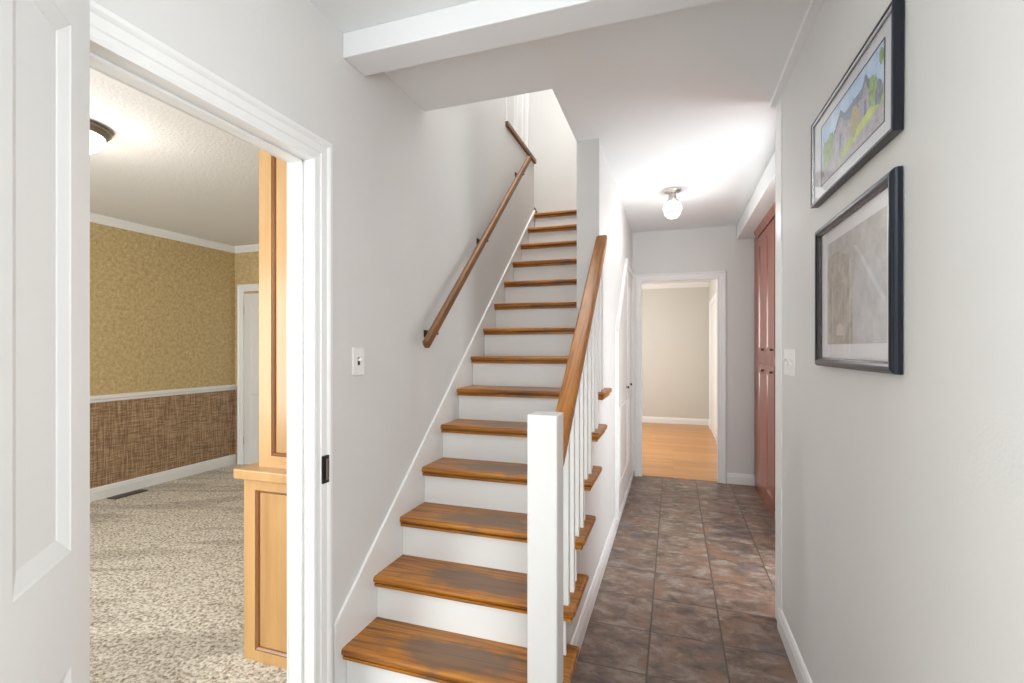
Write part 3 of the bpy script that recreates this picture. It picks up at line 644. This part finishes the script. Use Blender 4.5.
# ---------------------------------------------------------------- switches, door catch
sw = empty('light_switch', (XL, 1.716, 1.34)); tag(sw, 'white single toggle light switch on the left wall beside the stairs', 'light switch')
obj('plate', boxes((XL, XL+0.006, 1.677, 1.755, 1.282, 1.400)), M['plastic'], sw, bevel=0.0025)
obj('slot', boxes((XL+0.0055, XL+0.0066, 1.709, 1.723, 1.325, 1.358)), M['dark'], sw)
bm = boxes((XL+0.006, XL+0.022, 1.711, 1.721, 1.342, 1.354)); obj('toggle', bm, M['plastic'], sw, bevel=0.002)
sw2 = empty('light_switch', (XR, 2.494, 1.332)); tag(sw2, 'white wide multi-gang light switch on the right wall beyond the pictures', 'light switch')
obj('plate', boxes((XR-0.006, XR, 2.39, 2.597, 1.272, 1.393)), M['plastic'], sw2, bevel=0.0025)
for k in range(4):
    y = 2.4935+(k-1.5)*0.046; up = 0.006 if k % 2 else -0.010
    obj('toggle', boxes((XR-0.018, XR-0.006, y-0.005, y+0.005, 1.332+up, 1.344+up)), M['plastic'], sw2, bevel=0.002)
dc = empty('door_catch', (XL+0.02, 1.492, 0.94)); tag(dc, 'small dark worn metal catch on the dining doorway casing', 'door catch')
cx = XL+0.018
obj('plate', boxes((cx-0.004, cx+0.0055, 1.478, 1.515, 0.888, 0.992)), M['black'], dc, bevel=0.002)
obj('barrel', boxes((cx+0.0055, cx+0.013, 1.490, 1.500, 0.900, 0.980)), M['oldbronze'], dc, bevel=0.003)
for zz in (0.972, 0.902): obj('screw', boxes((cx+0.0055, cx+0.008, 1.503, 1.509, zz, zz+0.006)), M['silver'], dc)

# ---------------------------------------------------------------- lamps
hl = empty('ceiling_light', (-0.005, 4.06, ZC)); tag(hl, 'small globe ceiling light with nickel base, lit, in the hallway', 'ceiling light')
c0 = (-0.005, 4.06, 0)
bm = bmesh.new(); lathe(bm, [(0.066, ZC-0.0005), (0.068, ZC-0.010), (0.060, ZC-0.018), (0.030, ZC-0.026), (0.022, ZC-0.034)], c0, 32); obj('base', bm, M['nickel'], hl, smooth=True)
bm = bmesh.new(); lathe(bm, [(0.022, ZC-0.033), (0.030, ZC-0.040), (0.032, ZC-0.075), (0.044, ZC-0.082), (0.045, ZC-0.096)], c0, 32); obj('fitter', bm, M['nickel'], hl, smooth=True)
gz, gr_ = 2.515, 0.074
bm = bmesh.new(); lathe(bm, [(0.040, gz+0.062)]+[(gr_*math.sin(math.radians(a)), gz+gr_*0.86*math.cos(math.radians(a))) for a in range(36, 120, 7)], c0, 32); obj('globe', bm, M['globe'], hl, smooth=True)
bm = bmesh.new(); lathe(bm, [(0.058, gz-0.030), (0.067, gz-0.038), (0.064, gz-0.048), (0.050, gz-0.056)], c0, 32); obj('glass_band', bm, M['globe_band'], hl, smooth=True)
bm = bmesh.new(); lathe(bm, [(0.050, gz-0.050), (0.048, gz-0.062), (0.036, gz-0.072), (0.014, gz-0.077)], c0, 32); obj('globe_tip', bm, M['globe'], hl, smooth=True)
point('hall_globe_light', (-0.005, 4.06, 2.34), P_HALL, 0.07, (1.0, 0.98, 0.95))
dl = empty('ceiling_light', (-3.12, 1.72, ZD)); tag(dl, 'bronze rimmed flush dome ceiling light in the dining room, lit', 'ceiling light')
c0 = (-3.12, 1.72, 0)
bm = bmesh.new(); lathe(bm, [(0.15, ZD), (0.172, ZD-0.010), (0.178, ZD-0.022), (0.165, ZD-0.036), (0.155, ZD-0.050), (0.142, ZD-0.054)], c0, 40); obj('rim', bm, M['oldbronze'], dl, smooth=True)
bm = bmesh.new(); lathe(bm, [(0.150*math.cos(math.radians(a)), ZD-0.045-0.105*math.sin(math.radians(a))) for a in range(0, 86, 10)], c0, 40); obj('dome', bm, M['dome'], dl, smooth=True)
point('dining_dome_light', (-3.12, 1.72, 2.36), P_DIN_LAMP, 0.12, (1.0, 0.95, 0.88))
fl_ = empty('ceiling_light', (0.15, -0.85, ZC)); tag(fl_, 'round foyer ceiling light behind the camera position', 'ceiling light')
bm = bmesh.new(); lathe(bm, [(0.15, ZC), (0.155, ZC-0.012), (0.14, ZC-0.03)], (0.15, -0.85, 0), 32); obj('rim', bm, M['nickel'], fl_, smooth=True)
bm = bmesh.new(); lathe(bm, [(0.135*math.cos(math.radians(a)), ZC-0.030-0.06*math.sin(math.radians(a))) for a in range(0, 86, 12)], (0.15, -0.85, 0), 32); obj('dome', bm, M['dome'], fl_, smooth=True)

# ---------------------------------------------------------------- oak hutch in the dining room
HU = empty('oak_hutch', (-1.60, 1.665, 0.004)); tag(HU, 'honey oak built-in hutch seen end-on just inside the dining doorway', 'cabinet')
YH = 1.665; xb = XB-0.03
def endpanel(x0, x1, z0, z1, y, a, b, c, d, name, par):
    """cabinet end with a recessed panel a..b, c..d, facing -y"""
    bm = boxes((x0, a, y, y+0.02, z0, z1), (b, x1, y, y+0.02, z0, z1), (a, b, y, y+0.02, z0, c), (a, b, y, y+0.02, d, z1)); f = obj(name, bm, M['maple'], par)
    bm = boxes((a, b, y+0.014, y+0.019, c, d)); obj('panel', bm, M['maple'], f)
    bm = bmesh.new(); frame3(bm, [(0, -0.013), (0, -0.003), (-0.004, -0.001), (-0.012, -0.007), (-0.014, -0.013)], lambda s, z, v: (s, y-v, z), a, b, d, c, True); obj('panel_moulding', bm, M['maple_dark'], f)
    return f
obj('lower_body', boxes((-1.829, xb, YH+0.02, 3.1, 0.004, 0.819)), M['maple'], HU)
endpanel(-1.829, xb, 0.004, 0.819, YH, -1.766, xb-0.06, 0.052, 0.767, 'lower_end', HU)
obj('counter', boxes((-1.85, xb, 1.625, 3.1, 0.819, 0.863)), M['maple'], HU, bevel=0.006, seg=3)
obj('upper_body', boxes((-1.774, xb, 1.715, 3.1, 0.863, 2.52)), M['maple'], HU)
endpanel(-1.774, xb, 0.863, 2.52, 1.695, -1.705, xb-0.06, 0.915, 2.43, 'upper_end', HU)

# ---------------------------------------------------------------- cherry cabinets in the alcove
def cherry(y0, y1, label):
    r = empty('cherry_cabinet', (1.05, (y0+y1)/2, 0)); tag(r, label, 'cabinet', None)
    XC = 0.785
    obj('body', boxes((XC, 1.345, y0, y1, 0.0, 2.515)), M['cherry'], r)
    ym_ = (y0+y1)/2
    for a, b in ((y0+0.03, ym_-0.002), (ym_+0.002, y1-0.03)):
        for c, d, kz in ((0.10, 1.255, 1.20), (1.325, 2.44, 1.385)):
            w_, h_ = b-a, d-c
            q = empty('door', (XC-0.02-1.05, a-ym_, c)); q.parent = r
            T = lambda s, z, v: (v, s, z)
            bm_ = leaf('door_leaf', w_, h_, 0.019, [(0.06, w_-0.06, 0.07, h_-0.07)], M['cherry'], q, T, dep=0.008, mw=0.022)
            k_ = knob(q, (0, 0.085, (kz-c)), '-x', M['bronze'], 0.011, world=False)
    bm = bmesh.new(); strip(bm, (XC, y0, 2.455), (XC, y1, 2.455), (-1, 0, 0), [(0, 0), (0.024, 0), (0.030, 0.015), (0.048, 0.042), (0.048, 0.060), (0, 0.060)]); obj('crown', bm, M['cherry'], r)
    return r
cherry(4.27, 5.13, 'tall red cherry pantry cabinet, the one nearer the hall end doorway')
cherry(3.36, 4.265, 'tall red cherry pantry cabinet, the one nearer the camera')
f_ = obj('filler_strip', boxes((0.785, 0.80, 5.131, YF, 0, 2.515)), M['cherry']); tag(f_, 'narrow red cherry filler between pantry cabinet and hall end wall', 'cabinet trim')

# ---------------------------------------------------------------- floor vent
fv = empty('floor_vent', (-4.93, 3.18, 0.004)); tag(fv, 'brown metal floor vent in the carpet below the brown wallpaper', 'floor vent')
obj('rim', boxes((-4.985, -4.87, 3.03, 3.33, 0.004, 0.010)), M['bronze'], fv, bevel=0.002)
bm = boxes(*[(-4.975, -4.88, 3.04+k*0.018, 3.047+k*0.018, 0.010, 0.013) for k in range(16)]); obj('louvers', bm, M['oldbronze'], fv)
